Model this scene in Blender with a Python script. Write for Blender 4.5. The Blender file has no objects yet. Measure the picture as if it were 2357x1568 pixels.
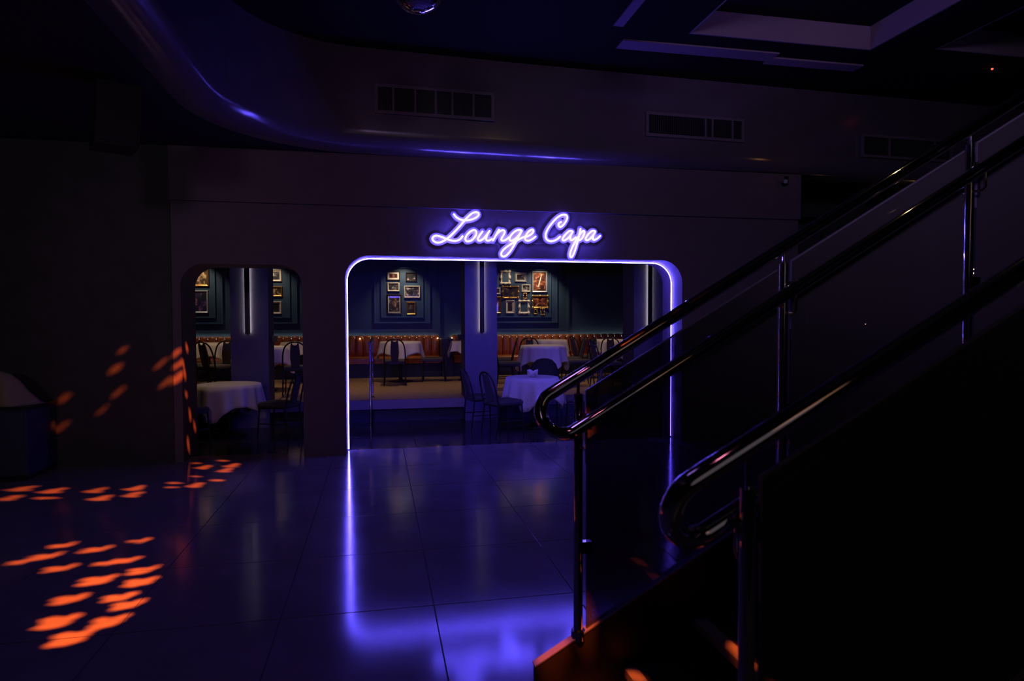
import bpy, bmesh, math, random
import numpy as np
from mathutils import Vector, Matrix

random.seed(4)
sc = bpy.context.scene
COL = sc.collection

# ------------------------------------------------------------------ camera
cam = bpy.data.cameras.new('camera')
cam.sensor_width = 36.0
cam.lens = 1500.0 / 2357.0 * 36.0
cam.clip_start = 0.05
cam.dof.use_dof = True
cam.dof.focus_distance = 8.6
cam.dof.aperture_fstop = 3.2
cam_ob = bpy.data.objects.new('camera', cam)
COL.objects.link(cam_ob)
_psi, _pit, _th = math.radians(11.57), math.radians(-1.79), math.radians(.165)
_f = Vector((math.sin(_psi) * math.cos(_pit), math.cos(_psi) * math.cos(_pit), math.sin(_pit)))
_r = Vector((math.cos(_psi), -math.sin(_psi), 0))
_u = _r.cross(_f)
_r2 = _r * math.cos(_th) - _u * math.sin(_th)
_u2 = _u * math.cos(_th) + _r * math.sin(_th)
_m = Matrix((_r2, _u2, -_f)).transposed().to_4x4()
_m.translation = Vector((0, 0, 1.6))
cam_ob.matrix_world = _m
sc.camera = cam_ob

# ------------------------------------------------------------------ world, exposure
w = bpy.data.worlds.new('world'); sc.world = w
w.use_nodes = True
w.node_tree.nodes['Background'].inputs[0].default_value = (.55, .45, .8, 1)
w.node_tree.nodes['Background'].inputs[1].default_value = .0012
sc.view_settings.view_transform = 'Standard'
sc.view_settings.look = 'None'
sc.view_settings.exposure = 0
sc.view_settings.gamma = 1
sc.view_settings.use_curve_mapping = False
sc.cycles.use_denoising = True
sc.cycles.sample_clamp_indirect = 4.0
sc.cycles.caustics_reflective = False
sc.cycles.caustics_refractive = False
sc.cycles.max_bounces = 6
sc.cycles.transparent_max_bounces = 16

VIOLET = (.105, .072, 1.0)


def lamp(name, kind, loc, target, energy, color, size=.1, angle=60, blend=.5):
    l = bpy.data.lights.new(name, kind)
    l.energy = energy
    l.color = color
    if kind == 'SPOT':
        l.spot_size = math.radians(angle); l.spot_blend = blend; l.shadow_soft_size = size
    elif kind == 'AREA':
        l.size = size
    else:
        l.shadow_soft_size = size
    o = bpy.data.objects.new(name, l)
    COL.objects.link(o)
    o.location = loc
    d = Vector(target) - Vector(loc)
    o.rotation_euler = d.to_track_quat('-Z', 'Y').to_euler()
    return o


# unseen hall lamps without fixtures, most of them added as fill
lamp('magenta_fill', 'SPOT', (-1.4, -1.4, 3.6), (-.7, 7.9, 2.4), 155, (.86, .42, 1), .4, 60, 1)  # added fill that lifts the front wall
lamp('stair_downlight', 'POINT', (2.75, 2.55, 4.45), (0, 0, 0), 1.6, (1, .66, .3), .02)
lamp('floor_fill', 'SPOT', (-.4, 2.2, 4.5), (-.9, 4.2, 0), 22, (.42, .22, 1), .2, 100, 1)  # added violet fill for the dark floor on the left
lamp('drape_fill', 'SPOT', (-2.6, 6.2, 3.3), (-3.8, 7.4, .8), 2.6, (1, .6, .22), .05, 34, 1)  # added warm fill so the cloth on the cabinet shows
lamp('violet_fill', 'SPOT', (.6, -1.4, 3.9), (4.6, 7.8, 3.0), 230, (.66, .46, 1), .4, 62, 1)  # added fill for the right part of the wall and the bulkhead
lamp('aisle_fill', 'SPOT', (-3.4, -1.3, 2.4), (-4.2, 7.7, 2.6), 62, (.95, .85, 1), .4, 60, 1)  # added fill for the black wall on the left
lamp('glass_fill', 'POINT', (1.4, -1.25, 1.9), (0, 0, 0), 1.8, (1, .85, 1), .8)  # added fill to lift the blacks on the near glass and stairs
lamp('tray_violet', 'SPOT', (3.4, .2, 2.6), (4.6, 6.5, 4.8), 150, (.42, .22, 1), .15, 42, 1)
lamp('tray_red', 'SPOT', (3.4, 1.2, 3.4), (5.0, 6.53, 4.8), 9.0, (1, .1, .06), .08, 13, 1)
lamp('rail_streak_fill', 'POINT', (1.9, -1.4, 2.7), (1.3, 1.4, 1.4), 1.1, (1, .5, .26), .35)  # added lamp that makes the tan streak along the near rail
lamp('pink_rail', 'POINT', (.2, .3, 3.9), (0, 0, 0), 1.6, (1, .25, .5), .06)
lamp('amber_corner', 'SPOT', (5.4, 7.1, 3.5), (5.1, 7.8, 3.62), .25, (1, .45, .15), .05, 120, 1)
# lounge downlights: picture lights and table lights
for i, (px, e) in enumerate(((-3.7, 20), (-2.25, 20), (.56, 38), (3.0, 17), (3.72, 38))):
    lamp('picture_spot', 'SPOT', (px, 14.45, 2.98), (px, 14.84, 1.95), e, (1, .80, .58), .02, 92, .8)
for (px, py, e) in ((.4, 12.3, 46), (2.9, 11.8, 30), (3.6, 13.2, 26), (4.9, 12.4, 34), (-1.5, 12.0, 36),
                    (-3.1, 12.4, 46)):
    lamp('table_spot', 'SPOT', (px, py, 2.97), (px, py, 0), e, (1, .66, .34), .04, 100, .9)

lamp('table_spot', 'SPOT', (-2.2, 9.5, 2.97), (-2.1, 9.65, .7), 26, (1, .66, .36), .04, 38, .9)

# ------------------------------------------------------------------ materials
MATS = {}


def mat(name, color, rough=.6, metal=0.0, spec=.5, noise=0.0, nscale=20.0, bump=0.0, coat=0.0, rnoise=0.0):
    m = bpy.data.materials.new(name)
    m.use_nodes = True
    nt = m.node_tree
    b = nt.nodes['Principled BSDF']
    b.inputs['Base Color'].default_value = (*color, 1)
    b.inputs['Roughness'].default_value = rough
    b.inputs['Metallic'].default_value = metal
    b.inputs['Specular IOR Level'].default_value = spec
    b.inputs['Coat Weight'].default_value = coat
    b.inputs['Coat Roughness'].default_value = max(.06, rough)
    if noise or bump or rnoise:
        tc = nt.nodes.new('ShaderNodeTexCoord')
        nz = nt.nodes.new('ShaderNodeTexNoise')
        nz.inputs['Scale'].default_value = nscale
        nz.inputs['Detail'].default_value = 5
        nt.links.new(tc.outputs['Object'], nz.inputs['Vector'])
        if noise:
            cr = nt.nodes.new('ShaderNodeValToRGB')
            lo = tuple(max(0, c * (1 - noise)) for c in color)
            hi = tuple(min(1, c * (1 + noise)) for c in color)
            cr.color_ramp.elements[0].color = (*lo, 1); cr.color_ramp.elements[0].position = .3
            cr.color_ramp.elements[1].color = (*hi, 1); cr.color_ramp.elements[1].position = .7
            nt.links.new(nz.outputs['Fac'], cr.inputs['Fac'])
            nt.links.new(cr.outputs['Color'], b.inputs['Base Color'])
        if rnoise:
            mr = nt.nodes.new('ShaderNodeMapRange')
            mr.inputs['To Min'].default_value = rough - rnoise
            mr.inputs['To Max'].default_value = rough + rnoise
            nt.links.new(nz.outputs['Fac'], mr.inputs['Value'])
            nt.links.new(mr.outputs['Result'], b.inputs['Roughness'])
        if bump:
            bp = nt.nodes.new('ShaderNodeBump')
            bp.inputs['Strength'].default_value = bump
            bp.inputs['Distance'].default_value = .01
            nt.links.new(nz.outputs['Fac'], bp.inputs['Height'])
            nt.links.new(bp.outputs['Normal'], b.inputs['Normal'])
    MATS[name] = m
    return m


def emat(name, color, strength):
    m = bpy.data.materials.new(name)
    m.use_nodes = True
    nt = m.node_tree
    nt.nodes.clear()
    o = nt.nodes.new('ShaderNodeOutputMaterial')
    e = nt.nodes.new('ShaderNodeEmission')
    e.inputs[0].default_value = (*color, 1); e.inputs[1].default_value = strength
    nt.links.new(e.outputs[0], o.inputs[0])
    MATS[name] = m
    return m


mat('hall_tile', (.2, .18, .2), .125, spec=.5, noise=.14, nscale=3, rnoise=.02)
mat('lounge_tile', (.035, .03, .034), .14, noise=.25, nscale=4, rnoise=.03)
mat('grout', (.015, .014, .016), .7)
mat('wall_paint', (.135, .105, .135), .62, noise=.06, nscale=6, bump=.04)
mat('black_wall', (.042, .04, .045), .6, noise=.2, nscale=5)
mat('bulkhead_paint', (.125, .108, .128), .2, spec=1.0, noise=.06, nscale=5, coat=1.0)
mat('soffit_black', (.035, .033, .037), .8, spec=.2)
mat('ceiling_black', (.014, .013, .013), .9, spec=.15)
mat('tray_paint', (.3, .25, .28), .6)
mat('trim_grey', (.16, .14, .16), .55)
mat('teal_paint', (.045, .085, .135), .42, noise=.08, nscale=8)
mat('teal_mould', (.06, .11, .165), .3)
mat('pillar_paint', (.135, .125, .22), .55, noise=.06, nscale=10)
mat('pillar_side_shade', (.03, .03, .045), .6)  # darker copy of the pillar paint, shade of the sides put into colour
mat('black_satin', (.012, .012, .014), .35)
mat('black_metal', (.02, .019, .02), .3, metal=.3)
mat('leather', (.42, .115, .025), .33, noise=.18, nscale=14, bump=.08)
mat('leather_seat', (.46, .13, .03), .32, noise=.18, nscale=10, bump=.08)
mat('navy_base', (.03, .035, .075), .5)
mat('linen', (.74, .71, .68), .92, noise=.05, nscale=60, bump=.05)
mat('carpet', (.34, .22, .13), 1.0, noise=.3, nscale=40, bump=.3)
mat('platform_edge', (.27, .22, .25), .5)
mat('seat_fabric', (.06, .055, .06), .75, noise=.6, nscale=70)
mat('steel', (.7, .66, .64), .05, metal=1.0, rnoise=.015, nscale=12)
mat('stair_black', (.03, .027, .03), .45)
mat('nosing', (.36, .34, .36), .4, metal=.4)
mat('gold', (.62, .38, .1), .35, metal=.85, noise=.2, nscale=60)
mat('old_gold', (.4, .22, .06), .4, metal=.8, noise=.35, nscale=60)
mat('cream', (.72, .62, .46), .5, noise=.1, nscale=60)
mat('silver', (.5, .52, .53), .4, metal=.4)
mat('dark_frame', (.03, .018, .012), .35)
mat('mat_board', (.75, .66, .52), .8)
mat('paper', (.8, .78, .8), .8)
mat('glass_cup', (.35, .33, .38), .15)
mat('mirror', (.85, .85, .88), .04, metal=1.0)
mat('coat', (.015, .013, .014), .8, noise=.4, nscale=20)
mat('coat_brown', (.12, .06, .035), .8)
mat('cabinet_blue', (.025, .035, .08), .5)
mat('sheet_tan', (.32, .25, .15), .9)
mat('acrylic', (.26, .25, .3), .4)
mat('glass_edge', (.2, .18, .24), .3)
mat('wire', (.3, .28, .32), .4)
mat('bar_wood', (.05, .03, .02), .3)
emat('neon', VIOLET, 48.0)
emat('led_violet', VIOLET, 165.0)
emat('led_white', (1, .9, .74), 13.0)
emat('led_cove', (1, .88, .7), 5.0)
emat('pin_warm', (1, .62, .25), 6.0)
emat('pin_bar', (1, .62, .25), 90.0)
emat('pin_red', (1, .05, .02), 5.0)


def smoked_glass():
    m = bpy.data.materials.new('smoked_glass'); m.use_nodes = True
    nt = m.node_tree; nt.nodes.clear()
    o = nt.nodes.new('ShaderNodeOutputMaterial')
    mx = nt.nodes.new('ShaderNodeMixShader')
    t = nt.nodes.new('ShaderNodeBsdfTransparent'); t.inputs[0].default_value = (.22, .20, .23, 1)
    g = nt.nodes.new('ShaderNodeBsdfGlossy'); g.inputs[0].default_value = (.8, .8, .8, 1); g.inputs[1].default_value = .03
    fr = nt.nodes.new('ShaderNodeFresnel'); fr.inputs[0].default_value = 1.45
    nt.links.new(fr.outputs[0], mx.inputs[0]); nt.links.new(t.outputs[0], mx.inputs[1]); nt.links.new(g.outputs[0], mx.inputs[2])
    df = nt.nodes.new('ShaderNodeBsdfDiffuse'); df.inputs[0].default_value = (.06, .052, .06, 1)
    ad = nt.nodes.new('ShaderNodeAddShader')
    nt.links.new(mx.outputs[0], ad.inputs[0]); nt.links.new(df.outputs[0], ad.inputs[1])
    nt.links.new(ad.outputs[0], o.inputs[0])
    MATS['smoked_glass'] = m


smoked_glass()


def photo(name, dark, mid, light, scale, seed, beam=False):
    """a printed photograph: blotchy figures under gloss glass"""
    m = bpy.data.materials.new(name); m.use_nodes = True
    nt = m.node_tree; b = nt.nodes['Principled BSDF']
    tc = nt.nodes.new('ShaderNodeTexCoord')
    mp = nt.nodes.new('ShaderNodeMapping'); mp.inputs['Location'].default_value = (seed * 3.1, seed * 1.7, seed)
    oi = nt.nodes.new('ShaderNodeObjectInfo')
    ad = nt.nodes.new('ShaderNodeVectorMath'); ad.operation = 'ADD'
    nt.links.new(tc.outputs['Object'], mp.inputs['Vector'])
    ml = nt.nodes.new('ShaderNodeMath'); ml.operation = 'MULTIPLY'; ml.inputs[1].default_value = 40
    nt.links.new(oi.outputs['Random'], ml.inputs[0])
    nt.links.new(mp.outputs[0], ad.inputs[0]); nt.links.new(ml.outputs[0], ad.inputs[1])
    nz = nt.nodes.new('ShaderNodeTexNoise'); nz.inputs['Scale'].default_value = scale; nz.inputs['Detail'].default_value = 4
    nz.inputs['Distortion'].default_value = .8
    nt.links.new(ad.outputs[0], nz.inputs['Vector'])
    cr = nt.nodes.new('ShaderNodeValToRGB')
    e = cr.color_ramp.elements
    e[0].position = .42; e[0].color = (*dark, 1)
    e[1].position = .68; e[1].color = (*light, 1)
    k = e.new(.55); k.color = (*mid, 1)
    nt.links.new(nz.outputs['Fac'], cr.inputs['Fac'])
    nt.links.new(cr.outputs[0], b.inputs['Base Color'])
    b.inputs['Roughness'].default_value = .5
    b.inputs['Coat Weight'].default_value = 1.0
    b.inputs['Coat Roughness'].default_value = .03
    MATS[name] = m


photo('photo_sepia', (.02, .012, .008), (.16, .08, .03), (.6, .42, .2), 11, 1)
photo('photo_red', (.03, .006, .004), (.25, .05, .015), (.75, .42, .15), 9, 2)
photo('photo_mono', (.012, .011, .012), (.08, .07, .07), (.6, .52, .46), 12, 3)
photo('photo_dark', (.01, .008, .01), (.03, .02, .02), (.18, .1, .07), 8, 4)
photo('photo_blue', (.01, .01, .03), (.05, .03, .12), (.5, .15, .2), 9, 5)

# ------------------------------------------------------------------ mesh helpers


class MB:
    def __init__(self):
        self.v, self.f, self.s = [], [], []

    def add(self, vs, fs, smooth=False):
        n = len(self.v)
        self.v += [tuple(p) for p in vs]
        self.f += [tuple(i + n for i in q) for q in fs]
        self.s += [smooth] * len(fs)
        return self

    def box(self, x0, x1, y0, y1, z0, z1):
        vs = [(x, y, z) for z in (z0, z1) for y in (y0, y1) for x in (x0, x1)]
        return self.add(vs, [(0, 2, 3, 1), (4, 5, 7, 6), (0, 1, 5, 4), (2, 6, 7, 3), (0, 4, 6, 2), (1, 3, 7, 5)])

    def cbox(self, x0, x1, y0, y1, z0, z1, c):
        """box with chamfered vertical and top edges"""
        def ring(z, i):
            return [(x0 + c + i, y0 + i, z), (x1 - c - i, y0 + i, z), (x1 - i, y0 + c + i, z), (x1 - i, y1 - c - i, z),
                    (x1 - c - i, y1 - i, z), (x0 + c + i, y1 - i, z), (x0 + i, y1 - c - i, z), (x0 + i, y0 + c + i, z)]
        vs = ring(z0, 0) + ring(z1 - c, 0) + ring(z1, c * .7)
        fs = []
        for k in (0, 8):
            for i in range(8):
                j = (i + 1) % 8
                fs.append((k + i, k + j, k + 8 + j, k + 8 + i))
        fs += [tuple(range(7, -1, -1)), tuple(range(16, 24))]
        return self.add(vs, fs)

    def tube(self, pts, r, n=10, closed=False, caps=True, smooth=True):
        pts = [Vector(p) for p in pts]
        m = len(pts)
        vs, fs = [], []
        up = None
        for i, p in enumerate(pts):
            a = pts[(i - 1) % m] if (closed or i > 0) else pts[i]
            b = pts[(i + 1) % m] if (closed or i < m - 1) else pts[i]
            t = (b - a)
            t = t.normalized() if t.length > 1e-9 else Vector((0, 0, 1))
            if up is None:
                up = Vector((0, 0, 1)) if abs(t.z) < .9 else Vector((1, 0, 0))
            up = (up - t * up.dot(t))
            up = up.normalized() if up.length > 1e-6 else t.orthogonal().normalized()
            s = t.cross(up)
            rr = r[i] if isinstance(r, (list, tuple)) else r
            for k in range(n):
                a_ = 2 * math.pi * k / n
                vs.append(p + up * (math.cos(a_) * rr) + s * (math.sin(a_) * rr))
        for i in range(m if closed else m - 1):
            j = (i + 1) % m
            for k in range(n):
                q = (k + 1) % n
                fs.append((i * n + k, j * n + k, j * n + q, i * n + q))
        self.add(vs, fs, smooth)
        if caps and not closed:
            self.add(vs[:n], [tuple(range(n))])
            self.add(vs[-n:], [tuple(range(n - 1, -1, -1))])
        return self

    def lathe(self, prof, c=(0, 0, 0), n=24, smooth=True):
        vs, fs = [], []
        for (r, z) in prof:
            for k in range(n):
                a = 2 * math.pi * k / n
                vs.append((c[0] + r * math.cos(a), c[1] + r * math.sin(a), c[2] + z))
        for i in range(len(prof) - 1):
            for k in range(n):
                q = (k + 1) % n
                fs.append((i * n + k, i * n + q, (i + 1) * n + q, (i + 1) * n + k))
        fs.append(tuple(range(n - 1, -1, -1)))
        fs.append(tuple((len(prof) - 1) * n + k for k in range(n)))
        return self.add(vs, fs, smooth)

    def prism_y(self, poly, y0, y1):
        """polygon in the x-z plane, pushed from y0 to y1"""
        n = len(poly)
        vs = [(x, y0, z) for x, z in poly] + [(x, y1, z) for x, z in poly]
        fs = [tuple(range(n)), tuple(range(2 * n - 1, n - 1, -1))]
        fs += [(i, i + n, (i + 1) % n + n, (i + 1) % n) for i in range(n)]
        return self.add(vs, fs)

    def mesh(self, name, m, fix=True):
        me = bpy.data.meshes.new(name)
        me.from_pydata(self.v, [], self.f)
        me.polygons.foreach_set('use_smooth', self.s)
        me.materials.append(MATS[m])
        if fix:
            bm = bmesh.new(); bm.from_mesh(me)
            bmesh.ops.recalc_face_normals(bm, faces=bm.faces)
            bm.to_mesh(me); bm.free()
        me.update()
        return me

    def build(self, name, m, parent=None, **tags):
        o = bpy.data.objects.new(name, self.mesh(name, m))
        COL.objects.link(o)
        if parent:
            o.parent = parent
        tag(o, **tags)
        return o


def tag(o, label=None, cat=None, group=None, kind=None):
    if label: o['label'] = label
    if cat: o['category'] = cat
    if group: o['group'] = group
    if kind: o['kind'] = kind
    return o


def thing(name, label, cat, loc=(0, 0, 0), rz=0, group=None):
    o = bpy.data.objects.new(name, None)
    COL.objects.link(o)
    o.empty_display_size = .05
    o.location = loc; o.rotation_euler = (0, 0, rz)
    return tag(o, label, cat, group)


def dup(root, loc, rz, label, group=None):
    c = root.copy(); COL.objects.link(c)
    c.location = loc; c.rotation_euler = (0, 0, rz); c['label'] = label
    if group: c['group'] = group
    for ch in list(root.children):
        k = ch.copy(); COL.objects.link(k); k.parent = c
        for g in list(ch.children):
            q = g.copy(); COL.objects.link(q); q.parent = k
    return c


def place(me, name, parent=None, loc=(0, 0, 0)):
    o = bpy.data.objects.new(name, me)
    COL.objects.link(o)
    o.location = loc
    if parent: o.parent = parent
    return o


def catmull(pts, n=8, closed=False):
    pts = [np.array(p, float) for p in pts]
    out = []
    m = len(pts)
    rng = range(m if closed else m - 1)
    for i in rng:
        if closed:
            p0, p1, p2, p3 = (pts[(i + k) % m] for k in (-1, 0, 1, 2))
        else:
            p1, p2 = pts[i], pts[i + 1]
            p0 = pts[i - 1] if i else 2 * p1 - p2
            p3 = pts[i + 2] if i + 2 < m else 2 * p2 - p1
        for k in range(n):
            t = k / n
            out.append(.5 * ((2 * p1) + (p2 - p0) * t + (2 * p0 - 5 * p1 + 4 * p2 - p3) * t * t + (3 * p1 - p0 - 3 * p2 + p3) * t ** 3))
    if not closed: out.append(pts[-1])
    return out


# ------------------------------------------------------------------ the shell of the hall
YF, YB = 7.95, 8.55            # front and back face of the lounge wall
YL = 8.25                      # line of the LED and of the threshold
XD0, XD1, ZD, RD = -.385, 3.91, 2.375, .29
XO0, XO1, ZO, RO = -2.18, -.87, 2.25, .25
CEIL = 4.65
SOF = 3.55


def arc(cx, cz, r, a0, a1, n=12):
    return [(cx + r * math.cos(math.radians(a0 + (a1 - a0) * i / n)), cz + r * math.sin(math.radians(a0 + (a1 - a0) * i / n))) for i in range(n + 1)]


def arch(x0, x1, z, r):
    return [(x0, 0)] + arc(x0 + r, z - r, r, 180, 90) + arc(x1 - r, z - r, r, 90, 0) + [(x1, 0)]


poly = [(-2.27, 0)] + arch(XO0, XO1, ZO, RO) + arch(XD0, XD1, ZD, RD) + [(5.61, 0), (5.61, 2.95), (-2.27, 2.95)]
MB().prism_y(poly, YF, YB).build('wall_front', 'wall_paint', kind='structure')
MB().box(-2.27, 5.61, YF - .05, YB, 2.95, SOF).build('wall_front_upper', 'wall_paint', kind='structure')
MB().box(-7.5, -2.272, YF - .01, YB, 0, SOF).build('wall_left_front', 'black_wall', kind='structure')
MB().box(-7.7, -7.5, -1.5, 15.2, 0, CEIL).build('wall_left', 'black_wall', kind='structure')
MB().box(13.0, 13.2, -1.5, 9.7, 0, CEIL).build('wall_right', 'black_wall', kind='structure')
MB().box(6.4, 13.0, 9.5, 9.7, 0, CEIL).build('wall_right_recess', 'black_wall', kind='structure')

# soffit over the lounge side and the left aisle
MB().box(-7.5, -1.62, -1.5, YF - .05, SOF + .002, SOF + .12).build('ceiling_aisle', 'soffit_black', kind='structure')
MB().box(5.62, 13.0, 8.16, 9.5, SOF + .002, SOF + .12).build('ceiling_soffit', 'soffit_black', kind='structure')
_cp = [(-1.62, 6.6), (-1.25, 7.35), (-.3, 7.85), (-.3, 7.9), (-1.62, 7.9)]
MB().add([(x, y, z) for z in (SOF + .002, SOF + .1) for x, y in _cp],
         [(0, 1, 2, 3, 4), (9, 8, 7, 6, 5)] + [(i, (i + 1) % 5, 5 + (i + 1) % 5, 5 + i) for i in range(5)]).build('ceiling_corner', 'soffit_black', kind='structure')


def bulkhead():
    # plan path of the balcony face: along the left aisle, round the corner, along the lounge wall
    path = [(-1.40, -1.5), (-1.40, 3.0), (-1.42, 5.0), (-1.42, 6.2)]
    cx, cy, r = -.12, 6.26, 1.3
    for i in range(1, 13):
        a = math.radians(180 - 90 * i / 12)
        path.append((cx + r * math.cos(a), cy + r * math.sin(a)))
    path += [(1.7, 7.66), (5.45, 7.79), (9, 7.9), (13.0, 8.0)]
    R = .2
    prof = [(0, CEIL), (0, SOF + R)]
    prof += [(R - R * math.cos(math.radians(a)), SOF + R - R * math.sin(math.radians(a))) for a in range(10, 91, 10)]
    prof += [(.32, SOF), (.32, CEIL)]
    vs, fs = [], []
    n = len(prof)
    for i, p in enumerate(path):
        a = Vector(path[max(i - 1, 0)]); b = Vector(path[min(i + 1, len(path) - 1)])
        t = (b - a).normalized()
        nrm = Vector((-t.y, t.x))            # away from the dance floor
        for (d, z) in prof:
            vs.append((p[0] + nrm.x * d, p[1] + nrm.y * d, z))
    for i in range(len(path) - 1):
        for k in range(n):
            q = (k + 1) % n
            fs.append((i * n + k, (i + 1) * n + k, (i + 1) * n + q, i * n + q))
    fs.append(tuple(range(n))); fs.append(tuple((len(path) - 1) * n + k for k in range(n)))
    mb = MB(); mb.add(vs, fs, True)
    o = mb.build('wall_bulkhead', 'bulkhead_paint', kind='structure')
    md = o.modifiers.new('edge', 'EDGE_SPLIT'); md.split_angle = math.radians(40)


bulkhead()

# ceiling with recessed trays
T1 = (3.27, 5.5, 3.6, 6.53)
T2 = (6.2, 8.6, 4.0, 6.36)
c = MB()
c.box(-1.6, T1[0], -1.5, 8.1, CEIL, CEIL + .1)
c.box(T1[0], T1[1], -1.5, T1[2], CEIL, CEIL + .1)
c.box(T1[0], T1[1], T1[3], 8.1, CEIL, CEIL + .1)
c.box(T1[1], T2[0], -1.5, 8.1, CEIL, CEIL + .1)
c.box(T2[0], T2[1], -1.5, T2[2], CEIL, CEIL + .1)
c.box(T2[0], T2[1], T2[3], 8.1, CEIL, CEIL + .1)
c.box(T2[1], 13.0, -1.5, 8.1, CEIL, CEIL + .1)
for t in (T1, T2):
    c.box(t[0] - .05, t[1] + .05, t[2] - .05, t[3] + .05, CEIL + .26, CEIL + .32)
c.build('ceiling', 'ceiling_black', kind='structure')
for i, t in enumerate((T1, T2)):
    f = MB()
    f.box(t[0], t[1], t[3] - .02, t[3], CEIL, CEIL + .26)
    f.box(t[1] - .02, t[1], t[2], t[3] - .02, CEIL, CEIL + .26)
    f.box(t[0], t[0] + .02, t[2], t[3] - .02, CEIL, CEIL + .26)
    f.box(t[0] + .02, t[1] - .02, t[2], t[2] + .02, CEIL, CEIL + .26)
    f.build('trim_%d' % (i + 1), 'tray_paint', kind='structure')
for i, (a, b, cc, d) in enumerate(((2.405, 2.51, 4.6, 6.48), (2.63, 4.52, 6.78, 7.0), (4.5, 5.72, 6.9, 7.08))):
    MB().box(a, b, cc, d, CEIL - .015 - .002 * i, CEIL).build('trim_%d' % (i + 3), 'tray_paint', kind='structure')

# floors
fl = MB().box(-7.5, 13.0, -1.5, YL, -.12, -.004).build('floor', 'grout', kind='structure')
TX, TY, GAP = .82, .9, .006
tile = MB().cbox(GAP / 2, TX - GAP / 2, GAP / 2, TY - GAP / 2, -.004, 0, .0012).mesh('tile', 'hall_tile')
edge_tile = MB().cbox(GAP / 2, TX - GAP / 2, GAP / 2, YL - 7.23 - .001, -.004, 0, .0012).mesh('tile_edge', 'hall_tile')
for i in range(-6, 12):
    for j in range(-9, 0):
        place(tile, 'tile', fl, (.29 + i * TX, 7.23 + j * TY, 0))
    place(edge_tile, 'tile', fl, (.29 + i * TX, 7.23, 0))
f2 = MB().box(-7.5, 6.4, YL, 15.2, -.12, -.004).box(6.4, 13.0, YL, 9.7, -.12, -.004).build('floor_lounge', 'grout', kind='structure')
ltile = MB().cbox(GAP / 2, TX - GAP / 2, GAP / 2, TY - GAP / 2, -.004, -.0005, .0012).mesh('tile_lounge', 'lounge_tile')
for i in range(-6, 8):
    for j in range(3):
        place(ltile, 'tile', f2, (-.36 + i * TX, YL + .002 + j * TY, 0))
MB().box(XD0, XD1, YL - .012, YL + .012, -.003, .003).build('trim_6', 'steel', kind='structure')

# ------------------------------------------------------------------ the shell of the lounge
YW = 14.9
MB().box(-7.5, 6.6, YW, YW + .2, 0, 3.1).build('wall_back', 'teal_paint', kind='structure')
MB().box(6.4, 6.6, 9.7, YW, 0, 3.1).build('wall_right_lounge', 'teal_paint', kind='structure')
MB().box(5.61, 6.4, 8.55, 9.7, 0, 3.1).build('wall_right_return', 'black_wall', kind='structure')
MB().box(-7.5, 6.6, YB, YW + .2, 3.0, 3.1).build('ceiling_lounge', 'black_wall', kind='structure')
ZP = .37
YP = 10.30
tn = 7


def rect_mould(x0, x1, z0, z1, wd, y0, y1):
    m = MB()
    m.box(x0, x1, y0, y1, z0, z0 + wd); m.box(x0, x1, y0, y1, z1 - wd, z1)
    m.box(x0, x0 + wd, y0, y1, z0 + wd, z1 - wd); m.box(x1 - wd, x1, y0, y1, z0 + wd, z1 - wd)
    return m


for (x0, x1) in ((.06, 1.0), (2.35, 3.99), (-2.75, -1.88), (-4.3, -3.4)):
    rect_mould(x0, x1, 1.665, 2.80, .03, YW - .03, YW).build('trim_%d' % tn, 'teal_mould', kind='structure'); tn += 1
    rect_mould(x0 - .15, x1 + .15, 1.535, 2.93, .035, YW - .04, YW).build('trim_%d' % tn, 'teal_mould', kind='structure'); tn += 1
MB().box(-7.4, 1.36, YW - .045, YW, 1.36, 1.40).box(-7.4, 1.36, YW - .03, YW, 1.33, 1.36).build('trim_%d' % tn, 'teal_mould', kind='structure'); tn += 1
MB().box(2.0, 4.4, YW - .045, YW, 1.36, 1.40).box(2.0, 4.4, YW - .03, YW, 1.33, 1.36).build('trim_%d' % tn, 'teal_mould', kind='structure'); tn += 1
MB().box(4.38, 4.43, YW - .05, YW, 1.3, 2.98).build('trim_%d' % tn, 'teal_mould', kind='structure'); tn += 1
MB().box(1.345, 1.375, YW - .05, YW, 1.25, 2.98).build('trim_%d' % tn, 'teal_mould', kind='structure'); tn += 1

# ------------------------------------------------------------------ doorway LED
def door_path(inset):
    x0, x1, z, r = XD0 + inset, XD1 - inset, ZD - inset, RD - inset
    pts = [(x0, .012)] + arc(x0 + r, z - r, r, 180, 90, 14) + arc(x1 - r, z - r, r, 90, 0, 14) + [(x1, .012)]
    out = [pts[0]]
    return pts


led = thing('led_strip', 'glowing violet neon strip lining the wide rounded doorway', 'led strip', (1.76, YL, 0))
MB().tube([(x - 1.76, 0, z) for x, z in door_path(.012)], .0052, 8).build('glow_tube', 'led_violet', led)
MB().tube([(x - 1.76, 0, z) for x, z in door_path(.005)], .0048, 6).build('mounting_channel', 'wire', led)

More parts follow.
